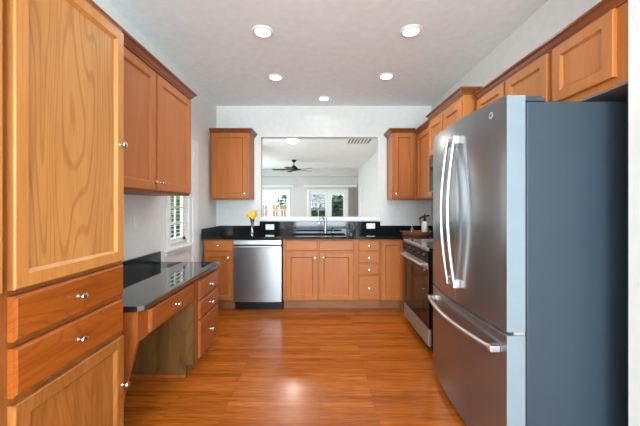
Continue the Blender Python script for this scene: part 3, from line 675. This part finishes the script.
# ================================================================ THINGS ON THE COUNTER
vx, vy = -.852, 3.80
t = thing('flower_vase', 'slender ribbed grey glass vase on the black worktop above the dishwasher', 'vase', (vx, vy, .91))
bm = bmesh.new(); lathe(bm, [(.026, 0), (.028, .008), (.022, .03), (.017, .09), (.018, .15), (.026, .20), (.036, .235), (.034, .235), (.023, .20), (.015, .15), (.014, .09), (.017, .03), (0, .012)], (vx, vy, .9105), n=20)
obj('vase_body', bm, 'vglass', t, smooth=True)
def flower(dx, dy, h, tilt, rot):
    f = thing('daffodil', 'yellow flower with green stem in the slender vase', 'flower', (vx, vy, .93), 'yellow flowers in the vase')
    top = Vector((vx+dx, vy+dy, 1.16+h)); bm = bmesh.new()
    tube(bm, [(vx+dx*.12, vy+dy*.12, .945), (vx+dx*.2, vy+dy*.2, 1.05), (vx+dx*.35, vy+dy*.35, 1.13), top], .0028, 6)
    obj('stem', bm, 'stem', f, smooth=True)
    q = Matrix.Rotation(rot, 3, 'Z') @ Matrix.Rotation(tilt, 3, 'X')
    bm = bmesh.new()
    for k in range(6):
        r = Matrix.Rotation(k*PI/3, 3, 'Z'); L = []
        for u, wd, zz in ((.004, .004, .0), (.014, .011, .006), (.025, .010, .012), (.033, .001, .011)):
            L.append([bm.verts.new(top + q @ (r @ Vector((s*wd, u, zz-(0 if s else .002))))) for s in (-1, 0, 1)])
        for A, Bq in zip(L, L[1:]):
            for i in range(2): bm.faces.new((A[i], A[i+1], Bq[i+1], Bq[i]))
    o = obj('petals', bm, 'yellow', f, recalc=False)
    sm = o.modifiers.new('thick', 'SOLIDIFY'); sm.thickness = .0012
    bm = bmesh.new(); lathe(bm, [(.006, 0), (.008, .012), (.012, .022), (.010, .020), (0, .012)], top, q @ Vector((0, 0, 1)), 12); obj('trumpet', bm, 'orange', f, smooth=True)
for dx, dy, h, ti, ro in ((-.058, .0, .004, 1.0, 1.0), (-.012, -.035, .018, 1.2, .1), (.060, -.01, .006, 1.0, -1.0), (-.022, .03, .040, .4, .6), (.030, .03, .036, .5, -.4), (.024, -.045, -.012, 1.4, -.3)):
    flower(dx, dy, h, ti, ro)
# tray group at the corner
tx, ty = 1.250, 3.95
t = thing('serving_tray', 'round wooden tray with a raised rim in the right corner of the worktop', 'tray', (tx, ty, .91))
bm = bmesh.new(); lathe(bm, [(.165, 0), (.17, .01), (.17, .045), (.163, .047), (.160, .016), (0, .016)], (tx, ty, .9105), n=36); obj('tray_body', bm, 'tray', t, smooth=True)
for s in (-1, 1):
    bm = bmesh.new(); tube(bm, [(tx+s*.169, ty-.03, .935), (tx+s*.195, ty-.025, .955), (tx+s*.195, ty+.025, .955), (tx+s*.169, ty+.03, .935)], .005, 8); obj('handle', bm, 'nickel', t, smooth=True)
bx0, by0 = 1.360, 3.92; zb = .928
t = thing('dispenser_bottle', 'white bottle with a black lever top standing on the wooden tray', 'bottle', (bx0, by0, zb))
bm = bmesh.new(); lathe(bm, [(.038, 0), (.040, .006), (.040, .12), (.034, .14), (.018, .155), (.016, .165), (0, .166)], (bx0, by0, zb)); obj('bottle_body', bm, 'white', t, smooth=True)
bm = bmesh.new(); lathe(bm, [(.018, .0), (.018, .03), (.010, .035), (.008, .07), (.006, .10), (0, .101)], (bx0, by0, zb+.16)); tube(bm, [(bx0-.075, by0-.01, zb+.195), (bx0-.03, by0, zb+.215), (bx0+.055, by0, zb+.235)], [.009, .012, .011], 8)
tube(bm, [(bx0-.062, by0-.01, zb+.20), (bx0-.066, by0-.01, zb+.16), (bx0-.060, by0-.01, zb+.11)], [.008, .007, .006], 8); obj('lever_top', bm, 'matte', t, smooth=True)
t = thing('oil_bottle', 'slim clear bottle with a metal pourer on the left side of the tray', 'bottle', (1.19, 3.90, zb))
bm = bmesh.new(); lathe(bm, [(.019, 0), (.020, .005), (.020, .06), (.010, .08), (.008, .11), (0, .111)], (1.19, 3.90, zb)); obj('bottle_body', bm, 'vglass', t, smooth=True)
bm = bmesh.new(); lathe(bm, [(.009, .112), (.009, .125), (.003, .13), (.003, .15), (0, .151)], (1.19, 3.90, zb)); obj('pourer', bm, 'nickel', t, smooth=True)
t = thing('stacked_bowl', 'small brown bowl sitting in the wooden tray', 'bowl', (1.262, 3.87, zb))
bm = bmesh.new(); lathe(bm, [(.025, 0), (.030, .004), (.048, .035), (.045, .035), (.028, .008), (0, .006)], (1.262, 3.87, zb)); obj('bowl_body', bm, 'tray', t, smooth=True)

# ================================================================ CEILING LIGHTS
cans = [(-.472, 2.49, 'round recessed ceiling light nearest the camera on the left'), (.747, 2.48, 'round recessed ceiling light nearest the camera on the right'), (-.498, 3.37, 'round recessed ceiling light in the farther pair on the left'),
        (.734, 3.345, 'round recessed ceiling light in the farther pair on the right'), (.054, 4.03, 'round recessed ceiling light closest to the back wall above the sink')]
proto = None
for x, y, lab in cans:
    if proto is None:
        proto = thing('ceiling_light', lab, 'ceiling light', (x, y, ZC), 'recessed kitchen ceiling lights')
        bm = bmesh.new(); lathe(bm, [(.088, -.0005), (.088, -.004), (.082, -.010), (.066, -.012), (.064, -.006), (.064, -.0006)], (x, y, ZC), n=32); obj('trim_ring', bm, 'white', proto, smooth=True)
        bm = bmesh.new(); lathe(bm, [(.063, -.001), (.063, -.007), (0, -.008)], (x, y, ZC), n=32); obj('lens', bm, 'can', proto, smooth=True)
        o = proto
    else:
        o = proto.copy(); C.objects.link(o); o.location = (x, y, ZC); o['label'] = lab
        for ch in list(proto.children):
            if ch.type == 'MESH': c = ch.copy(); C.objects.link(c); c.parent = o
    area('can_lamp', (0, 0, -.014), .12, .12, CAN_POWER*(.1 if y > 4 else 1.1), (0, 0, 0), (.95, .98, 1.0), 'DISK', o, 2.5)
t = thing('flush_ceiling_light', 'white dome ceiling light in the family room seen through the pass-through', 'ceiling light', (-.585, 6.45, ZC))
bm = bmesh.new(); lathe(bm, [(.165, -.0005), (.165, -.03), (.155, -.034), (.150, -.01), (0, -.01)], (-.585, 6.45, ZC), n=28); obj('light_base', bm, 'nickel', t, smooth=True)
bm = bmesh.new(); lathe(bm, [(.145, -.012), (.145, -.035), (.125, -.07), (.08, -.095), (0, -.105)], (-.585, 6.45, ZC), n=28); obj('glass_dome', bm, 'dome', t, smooth=True)
area('dome_lamp', (0, 0, -.12), .25, .25, 14, (0, 0, 0), (1, .95, .88), 'DISK', t)
t = thing('ceiling_vent', 'rectangular slatted return-air grille on the family room ceiling', 'vent', (.87, 6.63, ZC))
obj('vent_frame', B((.60, 1.14, 6.32, 6.36, ZC-.014, ZC-.0005), (.60, 1.14, 6.94, 6.98, ZC-.014, ZC-.0005), (.60, .63, 6.36, 6.94, ZC-.014, ZC-.0005), (1.11, 1.14, 6.36, 6.94, ZC-.014, ZC-.0005)), 'white', t)
obj('vent_backing', B((.63, 1.11, 6.36, 6.94, ZC-.003, ZC-.0005)), 'grey', t)
for k in range(6): x = .665+k*.072; obj('slat', B((x, x+.034, 6.36, 6.94, ZC-.013, ZC-.004)), 'white', t)
t = thing('smoke_detector', 'small round white smoke detector on the family room ceiling', 'smoke detector', (1.12, 11.0, ZC))
bm = bmesh.new(); lathe(bm, [(.07, -.0005), (.07, -.02), (.055, -.035), (0, -.038)], (1.12, 11.0, ZC), n=24); obj('detector_body', bm, 'white', t, smooth=True)
# fan
hx, hy = -.815, 9.45
t = thing('ceiling_fan', 'dark bronze ceiling fan with brown blades hanging in the family room', 'ceiling fan', (hx, hy, ZC))
bm = bmesh.new(); lathe(bm, [(.075, -.0005), (.075, -.02), (.04, -.07), (.02, -.08)], (hx, hy, ZC)); obj('canopy', bm, 'bronze', t, smooth=True)
bm = bmesh.new(); lathe(bm, [(.014, -.075), (.014, -.17)], (hx, hy, ZC)); obj('downrod', bm, 'bronze', t, smooth=True)
bm = bmesh.new(); lathe(bm, [(.03, -.165), (.05, -.19), (.12, -.25), (.135, -.29), (.12, -.33), (.06, -.345), (0, -.347)], (hx, hy, ZC)); obj('motor_housing', bm, 'bronze', t, smooth=True)
for k in range(5):
    a = math.radians(183+72*k); R = Matrix.Rotation(a, 3, 'Z'); bm = bmesh.new(); o0 = Vector((hx, hy, ZC-.305)); tl = math.tan(math.radians(12))
    up = []; dn = []
    for u, wd in ((.16, .05), (.30, .062), (.50, .068), (.64, .066), (.68, .045)):
        for s in (-1, 1):
            up.append(bm.verts.new(o0+R @ Vector((u, s*wd, s*wd*tl+.004)))); dn.append(bm.verts.new(o0+R @ Vector((u, s*wd, s*wd*tl-.004))))
    n = 5
    for i in range(n-1):
        bm.faces.new((up[2*i], up[2*i+1], up[2*i+3], up[2*i+2])); bm.faces.new((dn[2*i], dn[2*i+2], dn[2*i+3], dn[2*i+1]))
        for s in (0, 1): bm.faces.new((up[2*i+s], up[2*i+2+s], dn[2*i+2+s], dn[2*i+s]))
    bm.faces.new((up[0], up[1], dn[1], dn[0])); bm.faces.new((up[-2], up[-1], dn[-1], dn[-2]))
    bl = obj('fan_blade', bm, 'blade', t)
    bm = bmesh.new(); p0 = o0+R @ Vector((.10, 0, .01)); p1 = o0+R @ Vector((.24, 0, .008)); tube(bm, [p0, p1], .012, 6); obj('blade_arm', bm, 'bronze', bl)
